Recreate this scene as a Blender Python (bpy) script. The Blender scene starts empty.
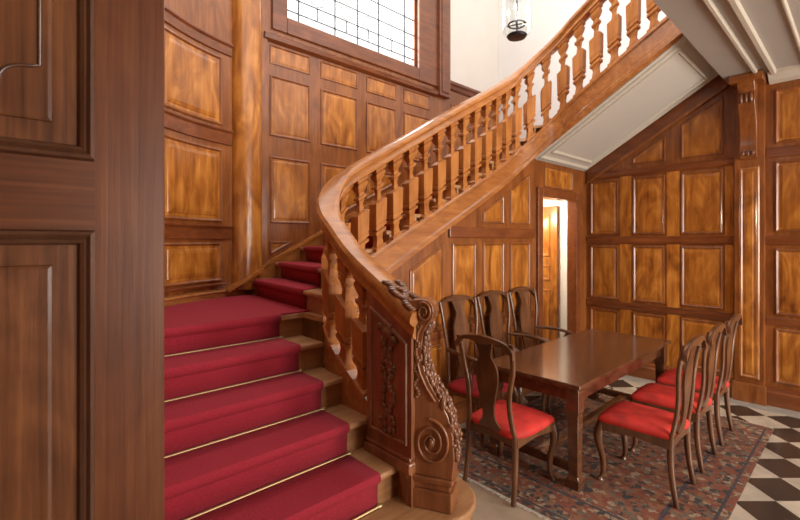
import bpy, math, random
from mathutils import Vector
random.seed(7)
PI = math.pi
sc = bpy.context.scene
C = sc.collection

# ------------------------------------------------------------------ materials
def nodes(name):
    m = bpy.data.materials.new(name); m.use_nodes = True
    nt = m.node_tree; nt.nodes.clear()
    out = nt.nodes.new('ShaderNodeOutputMaterial')
    b = nt.nodes.new('ShaderNodeBsdfPrincipled')
    nt.links.new(b.outputs[0], out.inputs[0])
    return m, nt, b
def ramp(nt, stops):
    r = nt.nodes.new('ShaderNodeValToRGB')
    e = r.color_ramp.elements
    while len(e) < len(stops): e.new(0.5)
    for i, (p, c) in enumerate(stops):
        e[i].position = p; e[i].color = (c[0], c[1], c[2], 1)
    return r
def s2l(r, g, b):
    f = lambda v: (v/255/12.92) if v/255 <= 0.04045 else ((v/255+0.055)/1.055)**2.4
    return (f(r), f(g), f(b))
def coords(nt, scale, rot=(0, 0, 0)):
    tc = nt.nodes.new('ShaderNodeTexCoord'); mp = nt.nodes.new('ShaderNodeMapping')
    mp.inputs['Scale'].default_value = scale; mp.inputs['Rotation'].default_value = rot
    nt.links.new(tc.outputs['Object'], mp.inputs['Vector'])
    return mp
def wood(name, dark, mid, light, axis='z', rough=0.28, coat=0.25, fine=1.0, figure=0.5, spec=0.5):
    # spec: strength of the varnish reflection
    m, nt, b = nodes(name)
    L = nt.links.new
    k = {'x': 0, 'y': 1, 'z': 2}[axis]
    s1 = [16*fine]*3; s1[k] = 0.9
    s2 = [3.2]*3; s2[k] = 1.3
    mp1 = coords(nt, s1); mp2 = coords(nt, s2)
    n2 = nt.nodes.new('ShaderNodeTexNoise'); n2.inputs['Scale'].default_value = 1.6; n2.inputs['Detail'].default_value = 3
    n2.inputs['Distortion'].default_value = 1.6
    L(mp2.outputs[0], n2.inputs['Vector'])
    n1 = nt.nodes.new('ShaderNodeTexNoise'); n1.inputs['Scale'].default_value = 2.2; n1.inputs['Detail'].default_value = 7
    n1.inputs['Roughness'].default_value = 0.62; n1.inputs['Distortion'].default_value = 0.5
    L(mp1.outputs[0], n1.inputs['Vector'])
    mx = nt.nodes.new('ShaderNodeMix'); mx.data_type = 'FLOAT'
    mx.inputs[0].default_value = figure
    L(n1.outputs[0], mx.inputs[2]); L(n2.outputs[0], mx.inputs[3])
    r = ramp(nt, [(0.30, dark), (0.5, mid), (0.68, light)])
    L(mx.outputs[0], r.inputs[0]); L(r.outputs[0], b.inputs['Base Color'])
    b.inputs['Roughness'].default_value = rough; b.inputs['Specular IOR Level'].default_value = spec
    b.inputs['Coat Weight'].default_value = coat; b.inputs['Coat Roughness'].default_value = 0.12
    bp = nt.nodes.new('ShaderNodeBump'); bp.inputs['Strength'].default_value = 0.12; bp.inputs['Distance'].default_value = 0.004
    L(n1.outputs[0], bp.inputs['Height']); L(bp.outputs[0], b.inputs['Normal'])
    return m
def plain(name, col, rough=0.5, metal=0.0, noise=0.0, nscale=20, bump=0.0, sheen=0.0, coat=0.0):
    m, nt, b = nodes(name)
    b.inputs['Roughness'].default_value = rough; b.inputs['Metallic'].default_value = metal
    b.inputs['Sheen Weight'].default_value = sheen; b.inputs['Coat Weight'].default_value = coat
    if noise > 0:
        mp = coords(nt, (1, 1, 1))
        n = nt.nodes.new('ShaderNodeTexNoise'); n.inputs['Scale'].default_value = nscale; n.inputs['Detail'].default_value = 5
        nt.links.new(mp.outputs[0], n.inputs['Vector'])
        r = ramp(nt, [(0.25, [c*(1-noise) for c in col]), (0.75, [min(1, c*(1+noise)) for c in col])])
        nt.links.new(n.outputs[0], r.inputs[0]); nt.links.new(r.outputs[0], b.inputs['Base Color'])
        if bump:
            bp = nt.nodes.new('ShaderNodeBump'); bp.inputs['Strength'].default_value = bump; bp.inputs['Distance'].default_value = 0.004
            nt.links.new(n.outputs[0], bp.inputs['Height']); nt.links.new(bp.outputs[0], b.inputs['Normal'])
    else:
        b.inputs['Base Color'].default_value = (*col, 1)
    return m
def emis(name, col, s):
    m, nt, b = nodes(name)
    b.inputs['Base Color'].default_value = (*col, 1)
    b.inputs['Emission Color'].default_value = (*col, 1); b.inputs['Emission Strength'].default_value = s
    return m

M = {}
pd, pm, pl = (0.15, 0.038, 0.006), (0.37, 0.124, 0.018), (0.62, 0.25, 0.045)
M['panel'] = wood('panel_veneer', pd, pm, pl, 'z', 0.26, 0.3, 0.8, 0.62)
fd, fm, fl = (0.11, 0.030, 0.008), (0.235, 0.072, 0.016), (0.36, 0.125, 0.030)
M['frame'] = wood('frame_wood', fd, fm, fl, 'z', 0.28, 0.3)
rd, rm, rl = (0.10, 0.025, 0.008), (0.18, 0.050, 0.014), (0.26, 0.078, 0.021)
M['rail_y'] = wood('rail_wood_y', rd, rm, rl, 'y', 0.28, 0.3)
M['rail_x'] = wood('rail_wood_x', rd, rm, rl, 'x', 0.28, 0.3)
hd, hm, hl = (0.25, 0.078, 0.017), (0.41, 0.148, 0.034), (0.52, 0.205, 0.055)
M['hand'] = wood('handrail_wood', hd, hm, hl, 'x', 0.22, 0.4, 0.6, 0.5)
M['baluster'] = wood('baluster_wood', hd, hm, hl, 'z', 0.5, 0.0, spec=0.2)
M['string'] = wood('string_wood', hd, (0.36, 0.13, 0.036), hl, 'x', 0.22, 0.35, 0.6, 0.4)
M['newel'] = wood('newel_wood', (0.13, 0.042, 0.015), (0.25, 0.088, 0.032), (0.36, 0.14, 0.055), 'z', 0.3, 0.2)
M['carve'] = wood('carved_wood', (0.09, 0.032, 0.013), (0.18, 0.066, 0.027), (0.27, 0.108, 0.048), 'z', 0.34, 0.15)
M['tread'] = wood('tread_oak', (0.25, 0.115, 0.045), (0.40, 0.20, 0.085), (0.52, 0.29, 0.13), 'x', 0.38, 0.1)
M['riser'] = wood('riser_oak', (0.20, 0.085, 0.032), (0.32, 0.145, 0.055), (0.42, 0.21, 0.085), 'x', 0.38, 0.1)
M['door'] = wood('door_walnut', (0.070, 0.021, 0.009), (0.130, 0.041, 0.015), (0.185, 0.064, 0.023), 'z', 0.36, 0.06, 2.2, 0.35, spec=0.25)
M['door_x'] = wood('door_walnut_x', (0.055, 0.017, 0.007), (0.115, 0.036, 0.013), (0.175, 0.06, 0.021), 'x', 0.36, 0.06, 2.2, 0.35, spec=0.25)
M['door_panel'] = wood('door_figured', (0.045, 0.015, 0.006), (0.14, 0.049, 0.018), (0.25, 0.095, 0.033), 'z', 0.34, 0.08, 1.6, 0.5, spec=0.25)
M['door_dark'] = wood('door_moulding', (0.05, 0.018, 0.009), (0.085, 0.031, 0.014), (0.13, 0.05, 0.022), 'z', 0.3, 0.3)
M['chair'] = wood('chair_walnut', (0.06, 0.023, 0.010), (0.13, 0.052, 0.022), (0.22, 0.092, 0.040), 'z', 0.3, 0.2)
M['table'] = wood('table_wood', (0.075, 0.028, 0.013), (0.125, 0.048, 0.021), (0.18, 0.075, 0.034), 'x', 0.22, 0.3, 0.6, 0.3)
M['dark'] = plain('dark_void', (0.03, 0.012, 0.007), 0.5)
M['brass'] = plain('brass', (0.48, 0.33, 0.17), 0.5, 1.0)
M['iron'] = plain('dark_iron', (0.03, 0.03, 0.04), 0.35, 0.6)
M['cream'] = plain('cream_plaster', (0.78, 0.73, 0.66), 0.75, noise=0.03, nscale=3)
M['white'] = plain('white_plaster', (0.82, 0.80, 0.76), 0.75, noise=0.02, nscale=3)
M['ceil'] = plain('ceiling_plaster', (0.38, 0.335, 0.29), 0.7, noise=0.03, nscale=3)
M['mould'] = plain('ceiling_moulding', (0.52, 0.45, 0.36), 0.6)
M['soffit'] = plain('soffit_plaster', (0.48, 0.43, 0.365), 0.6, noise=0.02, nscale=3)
M['carpet'] = plain('red_carpet', (0.30, 0.012, 0.026), 0.95, noise=0.22, nscale=120, bump=0.5)
M['seat'] = plain('red_velvet', (0.56, 0.024, 0.014), 0.75, noise=0.35, nscale=9)
M['seat2'] = plain('crimson_velvet', (0.36, 0.012, 0.018), 0.75, noise=0.2, nscale=9)
M['candle'] = emis('candle_bulb', (1.0, 0.86, 0.65), 6)
M['stone'] = plain('border_stone', (0.33, 0.31, 0.28), 0.35, noise=0.15, nscale=8)
M['tan_stone'] = plain('tan_stone', (0.40, 0.30, 0.21), 0.35, noise=0.15, nscale=6)

def mk_checker():
    m, nt, b = nodes('checker_marble'); L = nt.links.new
    mp = coords(nt, (1/0.275,)*3, (0, 0, math.radians(-47.3)))
    mp.inputs['Location'].default_value = (-0.295, -0.073, 0.25)
    ck = nt.nodes.new('ShaderNodeTexChecker'); ck.inputs['Scale'].default_value = 1.0
    ck.inputs['Color1'].default_value = (0.56, 0.49, 0.40, 1); ck.inputs['Color2'].default_value = (0.050, 0.040, 0.034, 1)
    L(mp.outputs[0], ck.inputs['Vector'])
    n = nt.nodes.new('ShaderNodeTexNoise'); n.inputs['Scale'].default_value = 1.4; n.inputs['Detail'].default_value = 6
    L(mp.outputs[0], n.inputs['Vector'])
    r = ramp(nt, [(0.3, (0.72, 0.72, 0.72)), (0.7, (1.1, 1.08, 1.04))]); L(n.outputs[0], r.inputs[0])
    mx = nt.nodes.new('ShaderNodeMix'); mx.data_type = 'RGBA'; mx.blend_type = 'MULTIPLY'; mx.inputs[0].default_value = 1
    L(ck.outputs[0], mx.inputs[6]); L(r.outputs[0], mx.inputs[7]); L(mx.outputs[2], b.inputs['Base Color'])
    b.inputs['Roughness'].default_value = 0.2
    return m
M['checker'] = mk_checker()
def mk_rug(border=False):
    m, nt, b = nodes('rug_border_weave' if border else 'rug_weave'); L = nt.links.new
    mp0 = coords(nt, (1, 1, 1))
    mp = nt.nodes.new('ShaderNodeVectorMath'); mp.operation = 'ABSOLUTE'; L(mp0.outputs[0], mp.inputs[0])
    v = nt.nodes.new('ShaderNodeTexVoronoi'); v.inputs['Scale'].default_value = 30 if not border else 34
    n = nt.nodes.new('ShaderNodeTexNoise'); n.inputs['Scale'].default_value = 16; n.inputs['Detail'].default_value = 4; n.inputs['Distortion'].default_value = 1.0
    add = nt.nodes.new('ShaderNodeVectorMath'); add.operation = 'MULTIPLY_ADD'
    L(mp.outputs[0], n.inputs['Vector'])
    L(n.outputs['Color'], add.inputs[0]); add.inputs[1].default_value = (0.06, 0.06, 0.0); L(mp.outputs[0], add.inputs[2])
    L(add.outputs[0], v.inputs['Vector'])
    sep = nt.nodes.new('ShaderNodeSeparateColor'); L(v.outputs['Color'], sep.inputs[0])
    red, navy, cream, rust, sage = (0.20, 0.060, 0.032), (0.050, 0.042, 0.038), (0.32, 0.22, 0.14), (0.24, 0.10, 0.05), (0.14, 0.105, 0.075)
    if border: st = [(0.0, red), (0.25, sage), (0.42, rust), (0.55, cream), (0.68, navy), (0.86, red)]
    else: st = [(0.0, rust), (0.30, red), (0.52, navy), (0.66, cream), (0.76, red), (0.88, sage)]
    r = ramp(nt, st); r.color_ramp.interpolation = 'CONSTANT'; L(sep.outputs[0], r.inputs[0])
    dr = ramp(nt, [(0.02, cream), (0.10, navy), (0.22, rust)]); L(v.outputs['Distance'], dr.inputs[0]); dr.color_ramp.interpolation = 'CONSTANT'
    mx = nt.nodes.new('ShaderNodeMix'); mx.data_type = 'RGBA'
    lt = nt.nodes.new('ShaderNodeMath'); lt.operation = 'LESS_THAN'; lt.inputs[1].default_value = 0.20; L(v.outputs['Distance'], lt.inputs[0])
    L(lt.outputs[0], mx.inputs[0]); L(r.outputs[0], mx.inputs[6]); L(dr.outputs[0], mx.inputs[7])
    L(mx.outputs[2], b.inputs['Base Color']); b.inputs['Roughness'].default_value = 0.95
    f = nt.nodes.new('ShaderNodeTexNoise'); f.inputs['Scale'].default_value = 150; L(mp.outputs[0], f.inputs['Vector'])
    bp = nt.nodes.new('ShaderNodeBump'); bp.inputs['Strength'].default_value = 0.4; bp.inputs['Distance'].default_value = 0.004
    L(f.outputs[0], bp.inputs['Height']); L(bp.outputs[0], b.inputs['Normal'])
    return m
M['rug'] = mk_rug(); M['rug_border'] = mk_rug(True)
def mk_glass(name, gloss):
    m, nt, b = nodes(name); L = nt.links.new
    out = [n for n in nt.nodes if n.type == 'OUTPUT_MATERIAL'][0]
    t = nt.nodes.new('ShaderNodeBsdfTransparent'); t.inputs[0].default_value = (0.97, 0.98, 0.98, 1)
    g = nt.nodes.new('ShaderNodeBsdfGlossy'); g.inputs['Roughness'].default_value = 0.03
    x = nt.nodes.new('ShaderNodeMixShader'); x.inputs[0].default_value = gloss
    L(t.outputs[0], x.inputs[1]); L(g.outputs[0], x.inputs[2]); L(x.outputs[0], out.inputs[0])
    nt.nodes.remove(b)
    return m
M['glass'] = mk_glass('clear_glass', 0.05)

# ------------------------------------------------------------------ mesh builder
class MB:
    def __init__(s): s.v = []; s.f = []
    def add(s, vs, fs):
        n = len(s.v); s.v += [tuple(p) for p in vs]; s.f += [tuple(i+n for i in f) for f in fs]; return s
    def box(s, x0, x1, y0, y1, z0, z1):
        return s.add([(x0,y0,z0),(x1,y0,z0),(x1,y1,z0),(x0,y1,z0),(x0,y0,z1),(x1,y0,z1),(x1,y1,z1),(x0,y1,z1)],
                     [(3,2,1,0),(4,5,6,7),(0,1,5,4),(1,2,6,5),(2,3,7,6),(3,0,4,7)])
    def prism(s, pts, off):
        n = len(pts); o = Vector(off); P = [Vector(p) for p in pts]
        nr = Vector((0,0,0))
        for i in range(n): nr += P[i].cross(P[(i+1) % n])
        if nr.dot(o) > 0: P = P[::-1]
        return s.add(P+[p+o for p in P], [tuple(range(n)), tuple(range(2*n-1, n-1, -1))]+[((i+1) % n, i, n+i, n+(i+1) % n) for i in range(n)])
    def loft(s, rings, cap=True):
        n = len(rings[0]); base = len(s.v); fs = []
        vs = [p for r in rings for p in r]
        for k in range(len(rings)-1):
            for i in range(n):
                j = (i+1) % n; fs.append((k*n+i, k*n+j, (k+1)*n+j, (k+1)*n+i))
        if cap:
            fs.append(tuple(range(n-1, -1, -1))); fs.append(tuple((len(rings)-1)*n+i for i in range(n)))
        return s.add(vs, fs)
    def lathe(s, prof, c=(0,0,0), n=24, cap=True):
        return s.loft([[(c[0]+r*math.cos(2*PI*i/n), c[1]+r*math.sin(2*PI*i/n), c[2]+z) for i in range(n)] for r, z in prof], cap)
    def ball(s, c, rx, ry, rz, n=10, m=6):
        R = []
        for k in range(m+1):
            a = -PI/2+PI*k/m; r = max(0.02, math.cos(a))
            R.append([(c[0]+rx*r*math.cos(2*PI*i/n), c[1]+ry*r*math.sin(2*PI*i/n), c[2]+rz*math.sin(a)) for i in range(n)])
        return s.loft(R)
    def tube(s, pts, rad, n=8, flat=None):
        """round / oval tube along points; rad number or list; flat=(axis vector, factor)"""
        P = [Vector(p) for p in pts]; R = []
        rs = rad if isinstance(rad, (list, tuple)) else [rad]*len(P)
        prev = None
        for i, p in enumerate(P):
            t = (P[min(i+1, len(P)-1)]-P[max(i-1, 0)]).normalized()
            if prev is None:
                a = Vector((0,0,1)) if abs(t.z) < 0.9 else Vector((1,0,0))
                x = t.cross(a).normalized()
            else:
                x = (prev-t*prev.dot(t)).normalized()
            prev = x; y = t.cross(x)
            R.append([p+x*rs[i]*math.cos(2*PI*k/n)+y*rs[i]*math.sin(2*PI*k/n) for k in range(n)])
        return s.loft(R)
    def build(s, name, mat, parent=None, world=False, smooth=None, bevel=0.0, seg=2):
        me = bpy.data.meshes.new(name); me.from_pydata(s.v, [], s.f); me.validate(); me.update()
        o = bpy.data.objects.new(name, me); C.objects.link(o)
        me.materials.append(M[mat])
        import bmesh
        bm = bmesh.new(); bm.from_mesh(me); bmesh.ops.recalc_face_normals(bm, faces=bm.faces); bm.to_mesh(me); bm.free()
        if smooth:
            for p in me.polygons: p.use_smooth = True
            me.set_sharp_from_angle(angle=math.radians(smooth))
        if bevel:
            md = o.modifiers.new('bevel', 'BEVEL'); md.width = bevel; md.segments = seg; md.limit_method = 'ANGLE'; md.angle_limit = math.radians(40)
        if parent:
            o.parent = parent
            if world:
                r = parent; off = Vector((0,0,0))
                while r: off += r.location; r = r.parent
                o.location = -off
        return o
def tag(o, label=None, cat=None, group=None, kind=None):
    if label: o['label'] = label
    if cat: o['category'] = cat
    if group: o['group'] = group
    if kind: o['kind'] = kind
    return o
def thing(name, label, cat, loc=(0,0,0), rz=0, group=None):
    o = bpy.data.objects.new(name, None); C.objects.link(o); o.location = loc; o.rotation_euler = (0,0,rz)
    o.empty_display_size = 0.1
    return tag(o, label, cat, group)
def struct(o, label, cat): return tag(o, label, cat, kind='structure')
def copy_tree(o, parent=None):
    c = o.copy(); C.objects.link(c)
    if parent: c.parent = parent
    for ch in o.children: copy_tree(ch, c)
    return c
def clip(poly, a, b, c):
    """keep a*x+b*y<=c"""
    out = []
    for i in range(len(poly)):
        p, q = poly[i], poly[(i+1) % len(poly)]
        fp, fq = a*p[0]+b*p[1]-c, a*q[0]+b*q[1]-c
        if fp <= 0: out.append(p)
        if fp*fq < 0:
            t = fp/(fp-fq); out.append((p[0]+(q[0]-p[0])*t, p[1]+(q[1]-p[1])*t))
    return out
def area2(p): return sum(p[i][0]*p[(i+1) % len(p)][1]-p[(i+1) % len(p)][0]*p[i][1] for i in range(len(p)))/2
def inset(poly, d):
    n = len(poly)
    if area2(poly) < 0: poly = poly[::-1]
    L = []
    for i in range(n):
        p, q = poly[i], poly[(i+1) % n]
        dx, dy = q[0]-p[0], q[1]-p[1]; l = math.hypot(dx, dy) or 1e-9
        nx, ny = -dy/l, dx/l
        L.append((nx, ny, nx*p[0]+ny*p[1]+d))
    out = []
    for i in range(n):
        a, b = L[i-1], L[i]
        det = a[0]*b[1]-a[1]*b[0]
        if abs(det) < 1e-9: out.append((poly[i][0]+a[0]*d, poly[i][1]+a[1]*d)); continue
        out.append(((a[2]*b[1]-a[1]*b[2])/det, (a[0]*b[2]-a[2]*b[0])/det))
    return out
PROF = [(0.0, 0.0), (0.004, 0.014), (0.014, 0.017), (0.022, 0.012), (0.03, 0.003)]
FIELD = [(0.03, 0.003), (0.045, 0.003), (0.048, 0.006), (0.062, 0.009)]
def moulding(mb, poly, fn, prof=PROF, scale=1.0):
    rings = [[fn(p[0], p[1], h*scale) for p in (inset(poly, d*scale) if d else (poly if area2(poly) > 0 else poly[::-1]))] for d, h in prof]
    return mb.loft(rings, False)
def field(mb, poly, fn, prof=FIELD, scale=1.0):
    rings = [[fn(p[0], p[1], h*scale) for p in inset(poly, d*scale)] for d, h in prof]
    n = len(rings[0]); base = len(mb.v)
    mb.loft(rings, False)
    mb.f.append(tuple(base+(len(rings)-1)*n+i for i in range(n)))
    return mb
def rect(a0, a1, z0, z1): return [(a0, z0), (a1, z0), (a1, z1), (a0, z1)]
def wood_panel(parent, poly, fn, mat='panel', mmat='frame', scale=1.0, world=True):
    q = []
    for p in poly:
        if not q or math.hypot(p[0]-q[-1][0], p[1]-q[-1][1]) > 0.07: q.append(p)
    while len(q) > 2 and math.hypot(q[0][0]-q[-1][0], q[0][1]-q[-1][1]) < 0.07: q.pop()
    poly = q
    if len(poly) < 3 or abs(area2(poly)) < 0.015: return
    p = field(MB(), poly, fn, FIELD, scale).build('panel', mat, parent, world)
    q = moulding(MB(), poly, fn, PROF, scale).build('panel_moulding', mmat, p)
    return p
def arch_panel(parent, poly, fn, **k): return wood_panel(parent, poly, fn, **k)

def interp(tab):
    xs = [t[0] for t in tab]; ys = [t[1] for t in tab]; n = len(xs)
    d = []
    for i in range(n):
        if i == 0: d.append((ys[1]-ys[0])/(xs[1]-xs[0]))
        elif i == n-1: d.append((ys[-1]-ys[-2])/(xs[-1]-xs[-2]))
        else: d.append((ys[i+1]-ys[i-1])/(xs[i+1]-xs[i-1]))
    def f(x):
        if x <= xs[0]: return ys[0]+d[0]*(x-xs[0])
        if x >= xs[-1]: return ys[-1]+d[-1]*(x-xs[-1])
        for i in range(n-1):
            if x <= xs[i+1]:
                h = xs[i+1]-xs[i]; t = (x-xs[i])/h
                return (2*t**3-3*t*t+1)*ys[i]+(t**3-2*t*t+t)*h*d[i]+(-2*t**3+3*t*t)*ys[i+1]+(t**3-t*t)*h*d[i+1]
    return f

DAY, STAIRDAY = 190, 110
# ------------------------------------------------------------------ layout
XB = 5.88       # back wall (panelled) plane
YW = 4.05       # window wall plane
YS = 2.62       # wall under the second flight
HC = 3.42       # hall ceiling
YC = 1.05       # edge of hall ceiling
# railing / inner string path
def path(s):
    """-> x, y, tangent"""
    if s < 0.69: return (1.60, 1.66+s, 0.0, 1.0)
    s1 = s-0.69; a1 = 0.3*PI/2
    if s1 < a1:
        t = PI-(s1/0.3); return (1.9+0.3*math.cos(t), 2.35+0.3*math.sin(t), math.sin(t), -math.cos(t))
    s2 = s1-a1
    if s2 < 2.15: return (1.9+s2, 2.65, 1.0, 0.0)
    s3 = s2-2.15; a2 = 0.45*PI/2
    if s3 < a2:
        t = PI/2-s3/0.45; return (4.05+0.45*math.cos(t), 2.2+0.45*math.sin(t), math.sin(t), -math.cos(t))
    s4 = s3-a2
    return (4.5, 2.2-s4, 0.0, -1.0)
SEND = 0.69+0.3*PI/2+2.15+0.45*PI/2+1.13
rail_z = interp([(0, 1.385), (0.156, 1.475), (0.48, 1.66), (0.70, 1.84), (0.925, 2.04), (1.16, 2.235), (1.36, 2.36), (2.45, 2.987), (3.31, 3.48), (3.75, 3.834), (4.26, 4.20), (5.17, 4.75)])
str_top = interp([(0, 0.55), (0.42, 0.83), (0.69, 1.01), (0.925, 1.24), (1.16, 1.46), (1.40, 1.605), (2.297, 2.07), (3.31, 2.61), (4.018, 3.17), (5.17, 3.87)])
str_bot = interp([(0, 0.20), (0.69, 0.72), (1.16, 1.16), (1.55, 1.433), (3.31, 2.366), (4.018, 2.907), (5.17, 3.60)])
def sweep(prof, zf, s0, s1, n, mb=None):
    """prof: list of (side, up); side>0 = right of travel"""
    mb = mb or MB(); R = []
    for i in range(n+1):
        s = s0+(s1-s0)*i/n; x, y, tx, ty = path(s); z = zf(s)
        R.append([(x+ty*a, y-tx*a, z+b) for a, b in prof])
    return mb.loft(R)

# ------------------------------------------------------------------ floor, ceiling, walls
struct(MB().box(-4, 6.1, -4, 4.2, -0.1, 0).build('floor', 'checker'), 'black and cream chequered marble floor laid on the diagonal', 'floor')
struct(MB().box(5.62, 5.86, -4, 2.6, -0.01, 0.004).build('trim_1', 'stone'), 'plain grey stone border of the floor along the panelled back wall', 'floor border')
struct(MB().box(1.2, 2.85, -0.2, 2.6, -0.01, 0.004).build('trim_2', 'tan_stone'), 'plain tan stone strip of floor between the stair foot and the rug', 'floor border')

# hall ceiling
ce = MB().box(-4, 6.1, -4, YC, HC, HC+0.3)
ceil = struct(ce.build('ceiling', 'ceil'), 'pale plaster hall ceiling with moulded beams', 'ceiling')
for (y0, y1, z0) in ((0.76, 0.80, HC-0.03), (0.63, 0.68, HC-0.035), (0.40, 0.43, HC-0.02)):
    m = MB()
    m.loft([[(x, y0, HC), (x, y0, z0+0.01), (x, y0+0.01, z0), (x, y1-0.01, z0), (x, y1, z0+0.012), (x, y1, HC)] for x in (-4, 5.84)])
    m.build('beam_moulding', 'mould', ceil)
m = MB(); m.loft([[(5.70, y, HC), (5.70, y, HC-0.02), (5.74, y, HC-0.03), (5.80, y, HC-0.08), (5.86, y, HC-0.1), (5.86, y, HC)] for y in (-4, 0.70)])
struct(m.build('trim_3', 'mould'), 'cream cornice where the ceiling meets the panelled back wall', 'cornice')

# back wall ---------------------------------------------------------------
SL = 0.595
soff = lambda y: 2.645+SL*(2.64-y)
w = MB()
w.prism([(XB, -4, 0), (XB, YS+0.02, 0), (XB, YS+0.02, soff(YS+0.02)), (XB, YC, soff(YC)), (XB, YC, HC), (XB, -4, HC)], (0.1, 0, 0))
wall_back = struct(w.build('wall_back', 'frame'), 'tall wood panelled wall beyond the table, cut off by the sloping stair soffit', 'wall')
fb = lambda y, z, h: (XB-h, y, z)
# note: looking along +X the y axis runs to the left
cols = [(2.195, 2.565), (1.66, 2.03), (1.09, 1.50)]
for (a, b) in cols:
    for (z0, z1) in ((0.24, 0.80), (0.94, 1.64), (1.78, 2.50)):
        wood_panel(wall_back, rect(a, b, z0, z1), fb)
    p = clip(rect(a, b, 2.66, 3.4), SL, 1, 2.645+SL*2.64-0.26)
    wood_panel(wall_back, p, fb, scale=0.9)
for (z0, z1) in ((0.83, 0.91), (1.665, 1.755), (2.53, 2.61)):
    m = MB(); m.loft([[(XB, y, z0-0.01), (XB-0.02, y, z0), (XB-0.028, y, z0+0.02), (XB-0.028, y, z1-0.02), (XB-0.034, y, z1-0.008), (XB-0.034, y, z1), (XB, y, z1+0.004)] for y in (0.99, 2.6)])
    m.build('rail', 'rail_y', wall_back, True)
for (a, b) in ((2.03, 2.195), (1.50, 1.66), (0.99, 1.09)):
    MB().box(XB-0.012, XB, a+0.012, b-0.012, 0.2, 2.53).build('stile', 'panel', wall_back, True)
# sloping dark board under the soffit
m = MB(); m.prism([(XB-0.03, 2.6, soff(2.6)-0.18), (XB-0.03, 2.6, soff(2.6)), (XB-0.03, YC, soff(YC)), (XB-0.03, YC, soff(YC)-0.18)], (0.03, 0, 0))
m.build('sloping_board', 'rail_y', wall_back, True)
m = MB(); m.prism([(XB-0.045, 2.6, soff(2.6)-0.20), (XB-0.045, 2.6, soff(2.6)-0.165), (XB-0.045, YC, soff(YC)-0.165), (XB-0.045, YC, soff(YC)-0.20)], (0.045, 0, 0))
m.build('board_moulding', 'frame', wall_back, True)
# pilaster with a carved console at the top
pil = MB(); pil.box(XB-0.07, XB, 0.735, 0.985, 0.19, HC).build('pilaster', 'frame', wall_back, True, bevel=0.004)
fp = lambda y, z, h: (XB-0.07-h, y, z)
pilo = [c for c in wall_back.children if c.name.startswith('pilaster')][0]
field(MB(), rect(0.775, 0.945, 0.25, 2.48), fp, [(0, 0), (0.008, 0.008), (0.02, 0.010), (0.03, 0.003), (0.045, 0.003), (0.06, 0.010)]).build('pilaster_panel', 'panel', pilo)
prof = [(0.0, 2.56), (0.05, 2.58), (0.075, 2.62), (0.06, 2.66), (0.065, 2.68), (0.05, 2.72), (0.055, 2.85), (0.08, 2.98), (0.13, 3.06), (0.17, 3.12), (0.18, 3.19), (0.15, 3.24), (0.16, 3.27), (0.19, 3.30), (0.20, 3.36), (0.20, HC-0.02), (0, HC-0.02)]
m = MB(); m.prism([(XB-0.07-a, 0.79, z) for a, z in prof], (0, 0.14, 0)); con = m.build('console_bracket', 'frame', pilo, smooth=50, bevel=0.004)
m = MB()
for k in range(3): m.ball((XB-0.245, 0.82+0.04*k, 3.17), 0.022, 0.02, 0.05)
for k in range(3): m.ball((XB-0.14, 0.82+0.04*k, 2.62), 0.02, 0.018, 0.03)
m.build('carved_leaves', 'carve', con, smooth=60)
MB().box(XB-0.295, XB-0.0, 0.72, 1.0, 3.335, HC-0.003).build('pilaster_cap', 'frame', pilo, bevel=0.012)
# panelling right of the pilaster
for (a, b) in ((0.24, 0.66), (-0.32, 0.12), (-0.9, -0.44), (-1.5, -1.02)):
    for (z0, z1) in ((0.24, 0.80), (0.94, 1.62), (1.79, 2.52), (2.70, 3.26)):
        wood_panel(wall_back, rect(a, b, z0, z1), fb)
for (z0, z1) in ((0.83, 0.91), (1.66, 1.75), (2.56, 2.66)):
    MB().box(XB-0.02, XB, -4, 0.735, z0, z1).build('rail', 'rail_y', wall_back, True, bevel=0.008)
# baseboard
m = MB(); m.loft([[(XB, y, 0.0), (XB-0.06, y, 0.0), (XB-0.06, y, 0.14), (XB-0.045, y, 0.155), (XB-0.045, y, 0.18), (XB-0.02, y, 0.195), (XB, y, 0.195)] for y in (-4, 2.6)])
struct(m.build('baseboard_back', 'rail_y'), 'dark wood skirting board along the foot of the panelled back wall', 'skirting board')
m = MB(); m.box(XB-0.11, XB-0.05, 0.72, 1.0, 0.0, 0.2); struct(m.build('trim_4', 'frame', bevel=0.008), 'wooden plinth block at the foot of the pilaster', 'plinth')

# plaster wall above the upper flight (same plane, set back a touch)
w = MB(); w.prism([(XB+0.02, YC-2.5, HC+0.3), (XB+0.02, YC, HC+0.3), (XB+0.02, YC, 3.3), (XB+0.02, YS, 2.3), (XB+0.02, YS+0.12, 2.3), (XB+0.02, YW+0.1, 2.3), (XB+0.02, YW+0.1, 6.6), (XB+0.02, YC-2.5, 6.6)], (0.1, 0, 0))
struct(w.build('wall_upper', 'white'), 'white plaster stairwell wall seen above and between the upper balusters', 'wall')

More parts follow.
